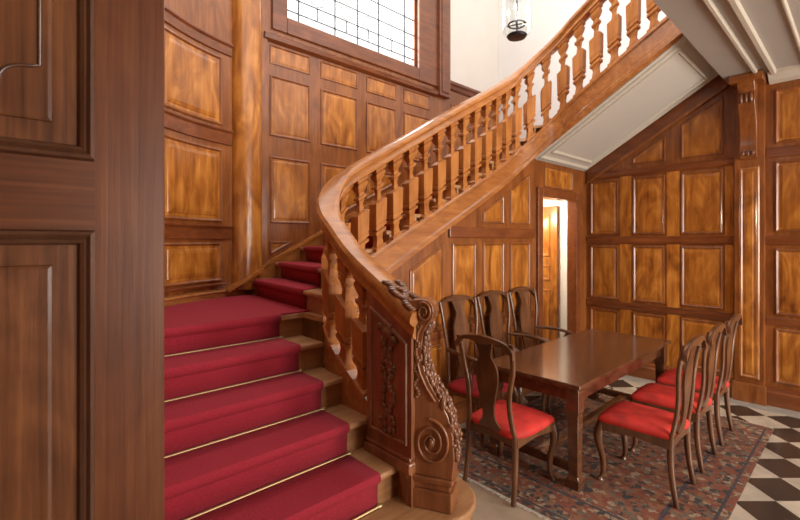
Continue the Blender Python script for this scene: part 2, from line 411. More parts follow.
# window wall -------------------------------------------------------------
WX0, WX1, WZ0, WZ1 = 2.15, 4.06, 3.98, 5.7
w = MB()
w.box(1.9, XB+0.02, YW, YW+0.12, 0, WZ0-0.02)
wall_window = struct(w.build('wall_window', 'frame'), 'wood panelled stairwell wall below the tall window', 'wall')
w = MB(); w.box(4.62, XB+0.02, YW, YW+0.12, WZ0-0.02, 6.6); w.box(WX0-0.3, 4.62, YW, YW+0.12, WZ1+0.2, 6.6)
w.box(0.05, WX0-0.15, YW+0.001, YW+0.12, WZ0-0.02, 6.6)
struct(w.build('wall_plaster', 'cream'), 'cream plaster stairwell wall to the right of the tall window', 'wall')
fw = lambda x, z, h: (x, YW-h, z)
wc = [(1.97, 2.43), (2.56, 3.06), (3.19, 3.67), (3.80, 4.28), (4.72, 5.20), (5.32, 5.80)]
capz = lambda x: 1.464+0.51*(x-1.9)
for (a, b) in wc:
    for (z0, z1) in ((1.2, 1.70), (1.88, 2.55), (2.75, 3.36)):
        wood_panel(wall_window, clip(rect(a, b, z0, z1), 0.51, -1, 0.51*1.9-1.464-0.06), fw, scale=0.9)
    wood_panel(wall_window, rect(a, b, 3.47, 3.66), fw, scale=0.6)
for (z0, z1) in ((1.74, 1.85), (2.58, 2.71), (3.38, 3.44)):
    x0 = max(1.86, (z1-1.464)/0.51+1.9)
    m = MB(); m.loft([[(x, YW, z0-0.008), (x, YW-0.02, z0), (x, YW-0.024, z1-0.03), (x, YW-0.04, z1-0.012), (x, YW-0.04, z1), (x, YW, z1+0.004)] for x in (x0, XB)])
    m.build('rail', 'rail_x', wall_window, True)
m = MB(); m.loft([[(x, YW, 3.68), (x, YW-0.05, 3.70), (x, YW-0.06, 3.74), (x, YW-0.03, 3.76), (x, YW, 3.78)] for x in (1.9, 4.40)])
m.build('sill_moulding', 'rail_x', wall_window, True)
m = MB(); m.loft([[(x, YW, 3.84), (x, YW-0.03, 3.86), (x, YW-0.045, 3.90), (x, YW-0.07, 3.92), (x, YW-0.07, 3.955), (x, YW+0.01, 3.965)] for x in (4.64, XB)])
m.build('dado_cap', 'rail_x', wall_window, True)
# rounded column where the straight wall meets the curved one
m = MB()
R = []
for z in (1.25, 4.6):
    R.append([(1.72+0.15*math.cos(a), YW-0.02-0.12*math.sin(a), z) for a in [PI*i/16 for i in range(17)]]+[(1.57, YW+0.02, z), ][:0])
m.loft(R); m.build('corner_column', 'panel', wall_window, True, smooth=40)
MB().box(1.86, 1.94, YW-0.025, YW, 1.3, 3.9).build('stile', 'frame', wall_window, True, bevel=0.004)
# curved corner
CX, CY, CR = 2.0, 2.25, 1.80
def fc(phi_len, z, h):
    a = PI-phi_len/CR
    r = CR-h
    return (CX+r*math.cos(a), CY+r*math.sin(a), z)
m = MB(); R = []
pts_in = [(0.2, 1.30)]+[(fc(CR*(PI/2)*i/28, 0, 0)[0], fc(CR*(PI/2)*i/28, 0, 0)[1]) for i in range(29)]
pts_out = [(0.05, 1.30)]+[(fc(CR*(PI/2)*i/28, 0, -0.15)[0], fc(CR*(PI/2)*i/28, 0, -0.15)[1]) for i in range(29)]
for p, q in zip(pts_in, pts_out): R.append([(p[0], p[1], 0), (p[0], p[1], 5.2), (q[0], q[1], 5.2), (q[0], q[1], 0)])
m.loft(R)
wall_curved = struct(m.build('wall_left', 'frame', smooth=30), 'curved wood panelled wall wrapping the stair landing beside the open door', 'wall')
def curved_grid(parent, a0, a1, z0, z1, prof, name, mat, only=None):
    ds = sorted(set(d for d, _ in prof))
    A = [a0+d for d in ds]+[a0+ds[-1]+(a1-a0-2*ds[-1])*i/10 for i in range(1, 10)]+[a1-d for d in reversed(ds)]
    Z = [z0+d for d in ds]+[z1-d for d in reversed(ds)]
    def h(d):
        for (d0, h0), (d1, h1) in zip(prof, prof[1:]):
            if d <= d1+1e-9: return h0+(h1-h0)*(max(d, d0)-d0)/(d1-d0)
        return prof[-1][1]
    m = MB(); vs = [fc(a, z, h(min(a-a0, a1-a, z-z0, z1-z))) for z in Z for a in A]
    n = len(A); m.add(vs, [(j*n+i, j*n+i+1, (j+1)*n+i+1, (j+1)*n+i) for j in range(len(Z)-1) for i in range(n-1)])
    return m.build(name, mat, parent)
L0 = lambda deg: CR*math.radians(180-deg)
for (d0, d1) in ((127.3, 107.0), (147, 130.5), (167.5, 151)):
    for (z0, z1) in ((1.34, 1.69), (1.87, 2.53), (2.74, 3.36)):
        p = curved_grid(wall_curved, L0(d0)+0.03, L0(d1)-0.03, z0+0.03, z1-0.03, [(0, 0.004), (0.025, 0.004), (0.03, 0.008), (0.06, 0.014)], 'panel', 'panel')
        a0, a1 = L0(d0), L0(d1)
        mm = MB(); rings = []
        for d, h in PROF:
            loop = []
            for i in range(13): loop.append(fc(a0+d+(a1-a0-2*d)*i/12, z0+d, h))
            for i in range(13): loop.append(fc(a1-d-(a1-a0-2*d)*i/12, z1-d, h))
            rings.append(loop)
        mm.loft(rings, False); mm.build('panel_moulding', 'frame', p)
for (z0, z1) in ((1.72, 1.84), (2.58, 2.71), (3.40, 3.50)):
    m = MB(); R = []
    for i in range(33):
        a = L0(178)+(L0(104)-L0(178))*i/32
        R.append([fc(a, z0-0.006, 0), fc(a, z0, 0.018), fc(a, z1-0.03, 0.022), fc(a, z1-0.012, 0.038), fc(a, z1, 0.038), fc(a, z1+0.004, 0)])
    m.loft(R); m.build('rail', 'rail_x', wall_curved, smooth=30)
m = MB(); R = []
for i in range(33):
    a = L0(178)+(L0(100)-L0(178))*i/32
    R.append([fc(a, 1.19, 0), fc(a, 1.19, 0.03), fc(a, 1.235, 0.03), fc(a, 1.245, 0.042), fc(a, 1.26, 0.036), fc(a, 1.265, 0)])
m.loft(R); struct(m.build('baseboard_left', 'string', smooth=30), 'low curved skirting around the carpeted stair landing', 'skirting board')
m = MB(); R = []
for i in range(33):
    a = L0(178)+(L0(106)-L0(178))*i/32
    R.append([fc(a, 1.30, 0), fc(a, 1.30, 0.02), fc(a, 1.315, 0.026), fc(a, 1.325, 0.012), fc(a, 1.33, 0)])
m.loft(R); m.build('base_moulding', 'rail_x', wall_curved, smooth=30)

# window ------------------------------------------------------------------
def ring(m, x0, x1, z0, z1, w, y0, y1):
    m.box(x0, x0+w, y0, y1, z0, z1); m.box(x1-w, x1, y0, y1, z0, z1)
    m.box(x0+w, x1-w, y0, y1, z0, z0+w); m.box(x0+w, x1-w, y0, y1, z1-w, z1); return m
win = bpy.data.objects.new('window_1', None); C.objects.link(win); win.location = (WX0, YW, WZ0)
struct(win, 'tall bright leaded stairwell window in a wooden casing', 'window')
m = MB(); m.box(WX0-0.16, WX0, YW-0.03, YW+0.1, WZ0-0.16, WZ1+0.2); m.box(WX1, 4.43, YW-0.03, YW+0.1, WZ0-0.16, WZ1+0.2); m.box(WX0, WX1, YW-0.03, YW+0.1, WZ0-0.16, WZ0); m.box(WX0, WX1, YW-0.03, YW+0.1, WZ1, WZ1+0.2)
m.build('casing', 'rail_x', win, True, bevel=0.01)
m = MB(); m.box(4.42, 4.64, YW-0.07, YW+0.1, 3.7, WZ1+0.2); m.box(4.46, 4.60, YW-0.085, YW, 3.75, WZ1+0.1); m.build('side_post', 'rail_x', win, True, bevel=0.008)
m = MB(); ring(m, WX0, WX1, WZ0, WZ1, 0.035, YW+0.03, YW+0.08); m.build('sash', 'rail_x', win, True, bevel=0.006)
MB().box(WX0+0.03, WX1-0.03, YW+0.052, YW+0.058, WZ0+0.03, WZ1-0.03).build('pane', 'glass', win, True)
m = MB()
def lead(p, q, r=0.008): m.tube([(p[0], YW+0.048, p[1]), (q[0], YW+0.048, q[1])], r, 6)
for x in (2.32, 2.78, 3.10, 3.42, 3.86): lead((x, WZ0+0.03), (x, WZ1-0.03), 0.010)
for z in (4.10, 4.24, 4.42, 4.62, 5.0, 5.4): lead((WX0+0.03, z), (WX1-0.03, z))
for x in (2.55, 2.94, 3.26, 3.64): 
    lead((x, 4.10), (x, 4.24)); m.tube([(x+0.09*math.cos(a), YW+0.048, 4.33+0.07*math.sin(a)) for a in [2*PI*i/16 for i in range(17)]], 0.005, 6)
m.build('leading', 'iron', win, True)

# wall under the second flight, with the doorway ---------------------------
DX0, DX1, DZ = 4.66, 5.53, 2.23
zb = lambda x: 1.433+0.53*(x-2.29)+0.06
w = MB()
w.prism([(1.72, YS, 0), (4.56, YS, 0), (4.56, YS, zb(4.56)), (1.95, YS, zb(1.95)), (1.72, YS, 1.05)], (0, 0.06, 0))
w.box(4.56, XB, YS, YS+0.06, DZ, 2.645); w.box(DX1, XB, YS, YS+0.06, 0, DZ); w.box(4.56, DX0, YS, YS+0.06, 0, DZ)
wall_stair = struct(w.build('wall_stair', 'frame'), 'wood panelled wall under the second stair flight behind the armchairs', 'wall')
fs = lambda x, z, h: (x, YS-h, z)
for (a, b) in ((1.95, 2.40), (2.52, 2.95), (3.07, 3.42), (3.54, 3.90), (4.02, 4.42)):
    for (z0, z1) in ((0.24, 0.78), (0.94, 1.68), (1.88, 2.6)):
        p = clip(rect(a, b, z0, z1), -0.53, 1, 1.433-0.53*2.29-0.10)
        wood_panel(wall_stair, p, fs, scale=0.85)
MB().box(3.02, 4.50, YS-0.022, YS, 1.73, 1.835).build('rail', 'rail_x', wall_stair, True, bevel=0.008)
MB().box(1.75, 4.56, YS-0.022, YS, 0.82, 0.90).build('rail', 'rail_x', wall_stair, True, bevel=0.008)
wood_panel(wall_stair, rect(4.74, 5.46, 2.34, 2.60), fs, scale=0.7)
m = MB(); m.loft([[(x, YS, 0), (x, YS-0.05, 0), (x, YS-0.05, 0.14), (x, YS-0.02, 0.18), (x, YS, 0.18)] for x in (1.75, 4.58)])
struct(m.build('baseboard_stair', 'rail_x'), 'dark wood skirting under the stair wall behind the armchairs', 'skirting board')
# doorway casing
dw = bpy.data.objects.new('door_2', None); C.objects.link(dw); dw.location = (DX0, YS, 0)
struct(dw, 'open doorway under the stairs with a dark wood casing', 'doorway')
m = MB(); m.box(DX0-0.10, DX0+0.012, YS-0.035, YS+0.1, 0, DZ+0.1); m.box(DX1-0.012, DX1+0.10, YS-0.035, YS+0.1, 0, DZ+0.1); m.box(DX0+0.012, DX1-0.012, YS-0.035, YS+0.1, DZ-0.012, DZ+0.1)
m.build('casing', 'rail_x', dw, True, bevel=0.01)
# little passage beyond
w = MB(); w.box(XB+0.03, XB+0.1, YS+0.05, YW, 0, 2.5); w.box(4.3, XB+0.03, YW-0.06, YW-0.005, 0, 2.3)
struct(w.build('wall_passage', 'white'), 'white plaster wall inside the passage seen through the doorway', 'wall')
w = MB(); w.box(4.3, XB+0.03, YS+0.12, YW-0.06, 2.30, 2.36); struct(w.build('ceiling_passage', 'white'), 'white ceiling of the passage beyond the doorway', 'ceiling')
d3 = bpy.data.objects.new('door_3', None); C.objects.link(d3); d3.location = (XB, 3.02, 0); struct(d3, 'honey coloured panelled door inside the passage', 'door')
MB().box(XB-0.03, XB+0.03, 3.03, 3.93, 0.005, 2.2).build('door_leaf', 'panel', d3, True, bevel=0.006)
f3 = lambda y, z, h: (XB-0.03-h, y, z)
for (z0, z1) in ((0.2, 1.0), (1.12, 1.35), (1.47, 2.08)):
    field(MB(), rect(3.13, 3.83, z0, z1), f3, [(0, 0), (0.01, 0.012), (0.03, 0.012), (0.045, 0.003), (0.1, 0.012)]).build('door_panel', 'panel', d3, True)

# soffit under the third flight
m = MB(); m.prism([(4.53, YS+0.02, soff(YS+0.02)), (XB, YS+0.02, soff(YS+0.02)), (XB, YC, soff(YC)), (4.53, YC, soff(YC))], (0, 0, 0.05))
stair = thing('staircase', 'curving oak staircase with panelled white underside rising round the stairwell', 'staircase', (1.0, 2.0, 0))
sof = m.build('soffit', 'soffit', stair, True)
m = MB()
fsof = lambda x, y, h: (x, y, soff(y)-h)
for d, wd, hh in ((0.03, 0.035, 0.02), (0.13, 0.03, 0.018)):
    P = rect(4.55, XB-0.03, YC+0.02, YS)
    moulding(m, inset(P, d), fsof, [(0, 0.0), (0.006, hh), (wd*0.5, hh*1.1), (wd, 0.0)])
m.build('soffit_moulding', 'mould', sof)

# ------------------------------------------------------------------ stairs: riser lines (inner xy, outer xy, z of tread)
steps = []
Ys = [1.72, 1.985, 2.25, 2.515, 2.78]; Zs = [0.507, 0.679, 0.850, 1.022, 1.185]
for y, z in zip(Ys, Zs): steps.append(((1.60, y), (0.2, y), z))
steps.append(((1.64, 2.52), (1.77, YW), 1.335))
steps.append(((1.80, 2.64), (2.04, YW), 1.485))
steps.append(((2.05, 2.65), (2.317, YW), 1.635))
x, z = 2.33, 1.785
while x < 4.2:
    steps.append(((x, 2.65), (min(x+0.27, x+0.27), YW), z)); x += 0.283; z += 0.15
steps.append(((4.20, 2.62), (4.75, YW), z)); z += 0.15
steps.append(((4.35, 2.52), (XB, 3.4), z)); z += 0.15
y = 2.3
while y > 1.12:
    steps.append(((4.5, y), (XB, y), z)); y -= 0.27; z += 0.155
TOPZ = z
def lerp(a, b, t): return (a[0]+(b[0]-a[0])*t, a[1]+(b[1]-a[1])*t)
def nrm(i, o):
    dx, dy = o[0]-i[0], o[1]-i[1]; l = math.hypot(dx, dy); return (-dy/l, dx/l)   # pointing to the lower side
outer_arc = [(fc(L0(180-k*3), 0, 0)[0], fc(L0(180-k*3), 0, 0)[1]) for k in range(0, 28)]
for k, (I, O, z) in enumerate(steps):
    zprev = steps[k-1][2] if k else 0.335
    n = nrm(I, O); sgn = 1
    # lower side for flight 1 is -Y : n for (1.6,y)->(0.2,y) is (0,-1): right
    if k < len(steps)-1: I2, O2 = steps[k+1][0], steps[k+1][1]
    else: I2, O2 = (4.5, YC), (XB, YC)
    nose = 0.028
    In = (I[0]+n[0]*nose, I[1]+n[1]*nose); On = (O[0]+n[0]*nose, O[1]+n[1]*nose)
    if k == 4: poly = [In, (1.60, 2.5), I2, O2]+outer_arc[::-1]+[On]
    elif k < 4: poly = [In, (I2[0], I2[1]+0.01), (O2[0], O2[1]+0.01), On]
    else: poly = [In, I2, O2, On]
    if k == 12 or (O[1] == YW and O2[0] == XB and O2[1] < YW): poly = [In, I2, O2, (XB, YW), On]
    if k >= len(steps)-1: pass
    MB().prism([(p[0], p[1], z-0.035) for p in poly], (0, 0, 0.035)).build('tread', 'tread', stair, True, bevel=0.012, seg=3)
    MB().prism([(I[0], I[1], zprev-0.034), (O[0], O[1], zprev-0.034), (O[0], O[1], z-0.034), (I[0], I[1], z-0.034)], (-n[0]*0.02, -n[1]*0.02, 0)).build('riser', 'riser', stair, True)
# curtail (bottom) steps with a round end
def curtail(y0, z0, z1, r, cx, cy, y1, name, over):
    pts = [(0.25, y1), (0.25, y0-over)]
    pts += [(cx-0.42, y0-over), (cx-0.30, y0-over-0.02)]
    a0 = -125; a1 = 90
    for i in range(25):
        a = math.radians(a0+(a1-a0)*i/24); pts.append((cx+(r+over)*math.cos(a), cy+(r+over)*math.sin(a)))
    return MB().prism([(p[0], p[1], z0) for p in pts], (0, 0, z1-z0))
curtail(1.42, 0.17, 0.30, 0.225, 1.70, 1.615, 1.73, 'riser', 0.0).build('riser', 'riser', stair, True, smooth=35)
curtail(1.42, 0.30, 0.335, 0.225, 1.70, 1.615, 1.73, 'tread', 0.028).build('tread', 'tread', stair, True, bevel=0.012, seg=3)
curtail(1.17, 0.0, 0.132, 0.235, 1.69, 1.60, 1.73, 'riser', 0.0).build('riser', 'riser', stair, True, smooth=35)
curtail(1.17, 0.132, 0.17, 0.235, 1.69, 1.60, 1.73, 'tread', 0.02).build('tread', 'tread', stair, True, bevel=0.012, seg=3)
# closing side (spandrel) of the first flight towards the hall
m = MB(); m.prism([(1.58, 1.70, 0), (1.58, 2.36, 0), (1.58, 2.36, 0.70), (1.58, 1.70, 0.28)], (0.06, 0, 0)); m.build('spandrel', 'frame', stair, True)
# inner string, swept
T = 0.04
sp = MB(); R = []
NS = 150
for i in range(NS+1):
    s = SEND*i/NS; x, y, tx, ty = path(s); a, b = str_bot(s), str_top(s)
    pr = [(-0.03, a), (-0.03, b), (0.045, b), (0.055, b-0.012), (0.055, b-0.035), (0.035, b-0.05), (0.035, a+0.06), (0.05, a+0.045), (0.05, a)]
    R.append([(x+ty*q, y-tx*q, z) for q, z in pr])
sp.loft(R); sp.build('inner_string', 'string', stair, True, smooth=40)
# wall string up the window wall
m = MB(); P = [(1.86, 1.28), (1.86, capz(1.86)), (5.3, capz(5.3)), (5.3, capz(5.3)-0.45), (2.3, 1.45)]
m.prism([(x, YW-0.035, z) for x, z in P], (0, 0.035, 0)); ws = m.build('wall_string', 'string', stair, True)
m = MB(); m.prism([(x, YW-0.05, z) for x, z in ((1.84, capz(1.84)-0.02), (1.84, capz(1.84)+0.012), (5.3, capz(5.3)+0.012), (5.3, capz(5.3)-0.02))], (0, 0.05, 0))
m.prism([(x, YW-0.16, z) for x, z in ((1.50, 1.235), (1.50, 1.262), (1.84, capz(1.84)+0.012), (1.84, capz(1.84)-0.02))], (0, 0.12, 0))
m.build('string_cap', 'hand', ws)
# upper floor edge behind the hall ceiling
struct(MB().box(4.2, XB+0.02, YC-2.5, YC, HC+0.30, HC+0.36).build('floor_upper', 'tread'), 'edge of the upper landing floor at the head of the stairs', 'floor')

# ------------------------------------------------------------------ carpet
cp = MB()
def ribbon(I, O, t0, t1, z, zprev, I2, O2, mb, tread_poly=None):
    n = nrm(I, O)
    a, b = lerp(I, O, t0), lerp(I, O, t1); c, d = lerp(I2, O2, t0), lerp(I2, O2, t1)
    e = 0.012; k = 0.030
    f = lambda p, o: (p[0]+n[0]*o, p[1]+n[1]*o)
    # riser strip, rounded nosing, tread
    prof = [(0.002+e, zprev+e), (0.004+e, z-0.05), (k, z-0.04), (k+e, z-0.025), (k+e, z-0.005), (k+0.004, z+e-0.002), (k-0.014, z+e)]
    rows = [[f(a, o)+(zz,), f(b, o)+(zz,)] for o, zz in prof]
    m2 = []
    for r in rows: m2.append([r[0]]+[(r[0][0]+(r[1][0]-r[0][0])*j/8, r[0][1]+(r[1][1]-r[0][1])*j/8, r[0][2]) for j in range(1, 8)]+[r[1]])
    if tread_poly is None:
        for q in (0.5, 1.0):
            pa, pb = lerp(a, c, q), lerp(b, d, q)
            m2.append([(pa[0]+(pb[0]-pa[0])*j/8, pa[1]+(pb[1]-pa[1])*j/8, z+e) for j in range(9)])
    nn = 9; base = len(mb.v)
    mb.add([p for r in m2 for p in r], [(i*nn+j, i*nn+j+1, (i+1)*nn+j+1, (i+1)*nn+j) for i in range(len(m2)-1) for j in range(nn-1)])
    # side edges
    if tread_poly:
        mb.prism([(p[0], p[1], z) for p in tread_poly], (0, 0, e))
T0, T1 = 0.13, 0.87
for k, (I, O, z) in enumerate(steps):
    zprev = steps[k-1][2] if k else 0.335
    if k < len(steps)-1: I2, O2 = steps[k+1][:2]
    else: I2, O2 = (4.5, YC), (XB, YC)
    if k < 4: ribbon(I, O, T0, T1, z, zprev, I2, O2, cp)
    elif k == 4:
        a = lerp(I, O, T0); b = lerp(I, O, T1)
        arc = [fc(L0(180-q*3), 0, 0.045)[:2] for q in range(4, 27)]
        tp = [(a[0], a[1]-0.02), lerp((1.64, 2.52), (1.77, YW), 0.16), lerp((1.64, 2.52), (1.77, YW), 0.93)]+arc[::-1]+[(0.26, 2.78-0.02)]
        ribbon(I, O, T0, T1+0.09, z, zprev, I2, O2, cp, tp)
    else: ribbon(I, O, 0.20, 0.86, z, zprev, I2, O2, cp)
co = cp.build('stair_carpet', 'carpet', smooth=45)
md = co.modifiers.new('thick', 'SOLIDIFY'); md.thickness = 0.011; md.offset = -1
tag(co, 'deep red carpet runner covering the stair treads and landing', 'carpet')
# rods
names = ['lowest brass stair rod, at the very foot of the red carpet', 'second brass stair rod up from the foot of the red carpet',
         'third brass stair rod up, across the middle of the lower carpeted flight', 'fourth brass stair rod up, second below the carpeted landing', 'topmost brass stair rod, across the riser just below the landing']
zz = [0.335]+Zs[:4]
for k, y in enumerate(Ys):
    t = thing('stair_rod', names[k], 'stair rod', (0.9, y-0.022, zz[k]+0.010), 0, 'brass rods holding the stair carpet')
    MB().tube([(-0.53, 0, 0), (0.53, 0, 0)], 0.0085, 10).build('rod', 'brass', t, smooth=40)
    for sx in (-1, 1):
        m = MB(); m.tube([(sx*0.51, 0, 0), (sx*0.522, 0, 0), (sx*0.530, 0, 0), (sx*0.545, 0, 0)], [0.010, 0.013, 0.013, 0.006], 10)
        m.box(sx*0.516-0.006, sx*0.516+0.006, 0.0, 0.022, -0.010, 0.012); m.build('finial', 'brass', t, smooth=40)

# ------------------------------------------------------------------ railing
rl_ = thing('stair_railing', 'sweeping polished wooden handrail on carved balusters, ending in a scroll newel', 'railing', (1.6, 1.66, 0.335))
top = [(-0.078, -0.055), (-0.078, -0.03), (-0.062, -0.006), (-0.03, 0.0), (0.03, 0.0), (0.062, -0.006), (0.078, -0.03), (0.078, -0.055), (0.06, -0.07), (0.048, -0.075), (0.05, -0.10), (0.058, -0.112), (0.058, -0.13), (0.04, -0.14), (-0.04, -0.14), (-0.058, -0.13), (-0.058, -0.112), (-0.05, -0.10), (-0.048, -0.075), (-0.06, -0.07)]
sweep(top, rail_z, -0.085, SEND, 170).build('handrail', 'hand', rl_, True, smooth=38)
BP = [(0.0, .050), (.035, .050), (.045, .034), (.12, .026), (.19, .032), (.20, .050), (.235, .050), (.24, .037), (.262, .037), (.267, .052), (.305, .052), (.312, .048), (.33, .052), (.56, .055), (.585, .055), (.60, .036), (.61, .022), (.68, .017), (.74, .024), (.755, .038), (.785, .038), (.79, .024), (.83, .022), (.86, .034), (.90, .044), (.93, .046), (.95, .034), (.965, .050), (1.0, .050)]
def baluster(s):
    m = MB(); R = []
    for f, wd in BP:
        ringp = []
        for ds, sd in ((-1, -1), (1, -1), (1, 1), (-1, 1)):
            q = s+ds*wd; x, y, tx, ty = path(q)
            z0 = str_top(q)-0.004; z1 = rail_z(q)-0.137
            dd = sd*min(wd*0.85, 0.046)
            ringp.append((x+ty*dd, y-tx*dd, z0+(z1-z0)*f))
        R.append(ringp)
    m.loft(R); return m.build('baluster', 'baluster', rl_, True)
s = 0.40
while s < SEND-0.06:
    baluster(s); s += 0.178
# newel: carved panel block in line with the rail
m = MB(); R = []
for i in range(13):
    s = -0.072+0.367*i/12; x, y, tx, ty = path(s); z0, z1 = (0.335 if s < -0.01 else 0.50), rail_z(s)-0.13
    R.append([(x-0.055, y, z0), (x-0.055, y, z1), (x+0.055, y, z1), (x+0.055, y, z0)])
m.loft(R); npan = m.build('newel_panel', 'newel', rl_, True)
m = MB(); m.box(1.525, 1.675, 1.585, 1.965, 0.50, 0.56); m.box(1.533, 1.667, 1.588, 1.96, 0.56, 0.585); m.build('newel_base', 'newel', npan, bevel=0.01)
fn = lambda y, z, h: (1.545-h, y, z)
P = [(1.615, 0.64), (1.925, 0.64), (1.925, rail_z(0.265)-0.20), (1.78, rail_z(0.12)-0.19), (1.615, rail_z(-0.045)-0.19)]
m = MB(); moulding(m, P, fn, [(0, 0), (0.004, 0.012), (0.014, 0.014), (0.02, 0.002)]); m.build('panel_moulding', 'newel', npan)
# carved foliage drop on that panel
m = MB(); rnd = random.Random(3)
for i in range(46):
    z = 0.68+0.56*i/45; wv = 0.02+0.035*(0.5+0.5*math.sin(i*0.55))
    for sg in (-1, 1):
        m.ball((1.542, 1.77+sg*wv*rnd.uniform(0.4, 1.1), z+rnd.uniform(-.01, .01)), 0.012+rnd.random()*0.006, 0.013+rnd.random()*0.008, 0.012+rnd.random()*0.012, 8, 5)
m.ball((1.54, 1.77, 1.20), 0.02, 0.05, 0.035); m.ball((1.54, 1.72, 1.17), 0.018, 0.03, 0.025); m.ball((1.54, 1.83, 1.23), 0.018, 0.03, 0.025)
m.build('carved_foliage', 'carve', npan, smooth=60)
# scroll console: face in the (t,z) plane
D0 = (0.46, -0.888); N0 = (-0.888, -0.46)
B0 = (1.552, 1.672)
B0 = (1.552, 1.622)
def sc3(t, z, h=0.0): return (B0[0]+D0[0]*t+N0[0]*h, B0[1]+D0[1]*t+N0[1]*h, z)
sil = [(0.235, 0.50), (0.245, 0.60), (0.238, 0.72), (0.215, 0.81), (0.175, 0.885), (0.130, 0.95), (0.095, 1.02), (0.078, 1.09), (0.074, 1.16), (0.085, 1.23), (0.105, 1.27), (0.128, 1.30), (0.138, 1.335), (0.132, 1.37), (0.110, 1.393), (0.075, 1.402), (0.03, 1.398), (-0.01, 1.385)]
body = [(-0.01, 0.50)]+sil
TH = 0.115
m = MB(); m.prism([sc3(t, z) for t, z in body], (-N0[0]*TH, -N0[1]*TH, 0)); scr = m.build('newel_scroll', 'newel', rl_, True, smooth=40, bevel=0.005)
m = MB(); m.prism([sc3(t, z, 0.012) for t, z in ((-0.012, 0.336), (0.235, 0.336), (0.235, 0.435), (-0.012, 0.435))], (-N0[0]*(TH+0.024), -N0[1]*(TH+0.024), 0))
m.prism([sc3(t, z, 0.004) for t, z in ((-0.012, 0.435), (0.225, 0.435), (0.225, 0.47), (-0.012, 0.47))], (-N0[0]*(TH+0.008), -N0[1]*(TH+0.008), 0))
m.prism([sc3(t, z, 0.016) for t, z in ((-0.012, 0.47), (0.24, 0.47), (0.24, 0.50), (-0.012, 0.50))], (-N0[0]*(TH+0.032), -N0[1]*(TH+0.032), 0))
m.build('newel_plinth', 'newel', scr, bevel=0.008)
# volutes and edge beads
m = MB()
def spiral(tc, zc, r0, r1, turns, a0, hh=0.004, rad=0.009, dirn=1):
    pts = []; n = int(28*turns)
    for i in range(n+1):
        q = i/n; a = a0+dirn*2*PI*turns*q; r = r0+(r1-r0)*q
        pts.append(sc3(tc+r*math.cos(a), zc+1.25*r*math.sin(a), hh))
    m.tube(pts, [rad*(1-0.35*i/n) for i in range(n+1)], 8)
spiral(0.125, 0.675, 0.095, 0.015, 2.3, math.radians(95), dirn=-1)
m.ball(sc3(0.125, 0.675, 0.0), 0.02, 0.02, 0.025)
spiral(0.085, 1.335, 0.042, 0.010, 1.6, math.radians(120), rad=0.006, dirn=-1)
inn = [(max(0.02, t-0.03), z) for t, z in sil[4:11]]
m.tube([sc3(t, z, 0.003) for t, z in inn], 0.008, 8)
m.tube([sc3(0.02, z, 0.002) for z in (0.56, 0.8, 1.0, 1.2, 1.36)], 0.006, 8)
m.build('volute', 'newel', scr, smooth=60)
m = MB(); rnd = random.Random(9)
for i in range(1, 10):
    for j in range(5):
        t = sil[i][0]+(sil[i+1][0]-sil[i][0])*j/5; z = sil[i][1]+(sil[i+1][1]-sil[i][1])*j/5
        if z < 0.52: continue
        for h in (-0.018, -0.058, -0.098):
            m.ball(sc3(t+rnd.uniform(0, .010), z, h+rnd.uniform(-.01, .01)), 0.011+rnd.random()*0.009, 0.011+rnd.random()*0.009, 0.012+rnd.random()*0.022, 8, 5)
for i in range(26):
    z = 0.90+0.36*i/25; m.ball(sc3(0.045+0.012*math.sin(i*1.1), z, 0.0), 0.012, 0.014, 0.013, 8, 5)
m.build('carved_leaves', 'carve', scr, smooth=60)
# carved leaf lying on the end of the handrail
m = MB(); rnd = random.Random(4)
for i in range(40):
    s = -0.075+0.22*i/39; q = 0.05*math.sin(i*2.2); x, y, tx, ty = path(s)
    m.ball((x+q, y, rail_z(s)+0.003), 0.024, 0.030, 0.010+rnd.random()*0.006, 8, 5)
m.build('carved_leaf', 'carve', rl_, True, smooth=60)

# ------------------------------------------------------------------ open door in the foreground
YD = 1.08
dr = bpy.data.objects.new('door_1', None); C.objects.link(dr); dr.location = (-0.55, YD, 0)
struct(dr, 'large dark walnut panelled door standing open in the left foreground', 'door')
MB().box(-0.72, 0.273, YD, YD+0.045, 0.006, 2.75).build('door_leaf', 'door', dr, True, bevel=0.003)
fd_ = lambda x, z, h: (x, YD-h, z)
DP = [(0, 0.0), (0.004, 0.016), (0.010, 0.019), (0.016, 0.012), (0.020, 0.016), (0.026, 0.012), (0.030, 0.002)]
for (z0, z1, nm) in ((1.862, 2.62, 'u'), (0.25, 1.722, 'l')):
    P = rect(-0.58, 0.143, z0, z1)
    p = field(MB(), P, fd_, [(0.03, 0.002), (0.068, 0.002), (0.070, 0.006), (0.076, 0.008)]).build('door_panel', 'door_panel', dr, True)
    mm = MB(); moulding(mm, P, fd_, DP); mm.build('panel_moulding', 'door_dark', p, smooth=20)
    if nm == 'u':
        # carved ogee outline inside the raised field
        g = MB(); pts = [(0.055, 2.55), (0.055, 2.034)]
        for i in range(9):
            a = PI*0.5*i/8; pts.append((0.055-0.012-0.045*math.sin(a), 2.030-0.032*(1-math.cos(a))))
        pts += [(-0.004, 1.985), (-0.012, 1.985)]
        pts += [(-0.4, 1.985)]
        g.tube([fd_(x, z, 0.009) for x, z in pts], 0.0035, 8); g.build('carved_line', 'door_dark', p, smooth=60)
MB().box(-0.58, 0.143, YD-0.002, YD, 1.722, 1.862).build('lock_rail', 'door_x', dr, True)
MB().box(-0.84, -0.72, 0.95, 1.29, 0, 2.75).build('hinge_post', 'door', dr, True)

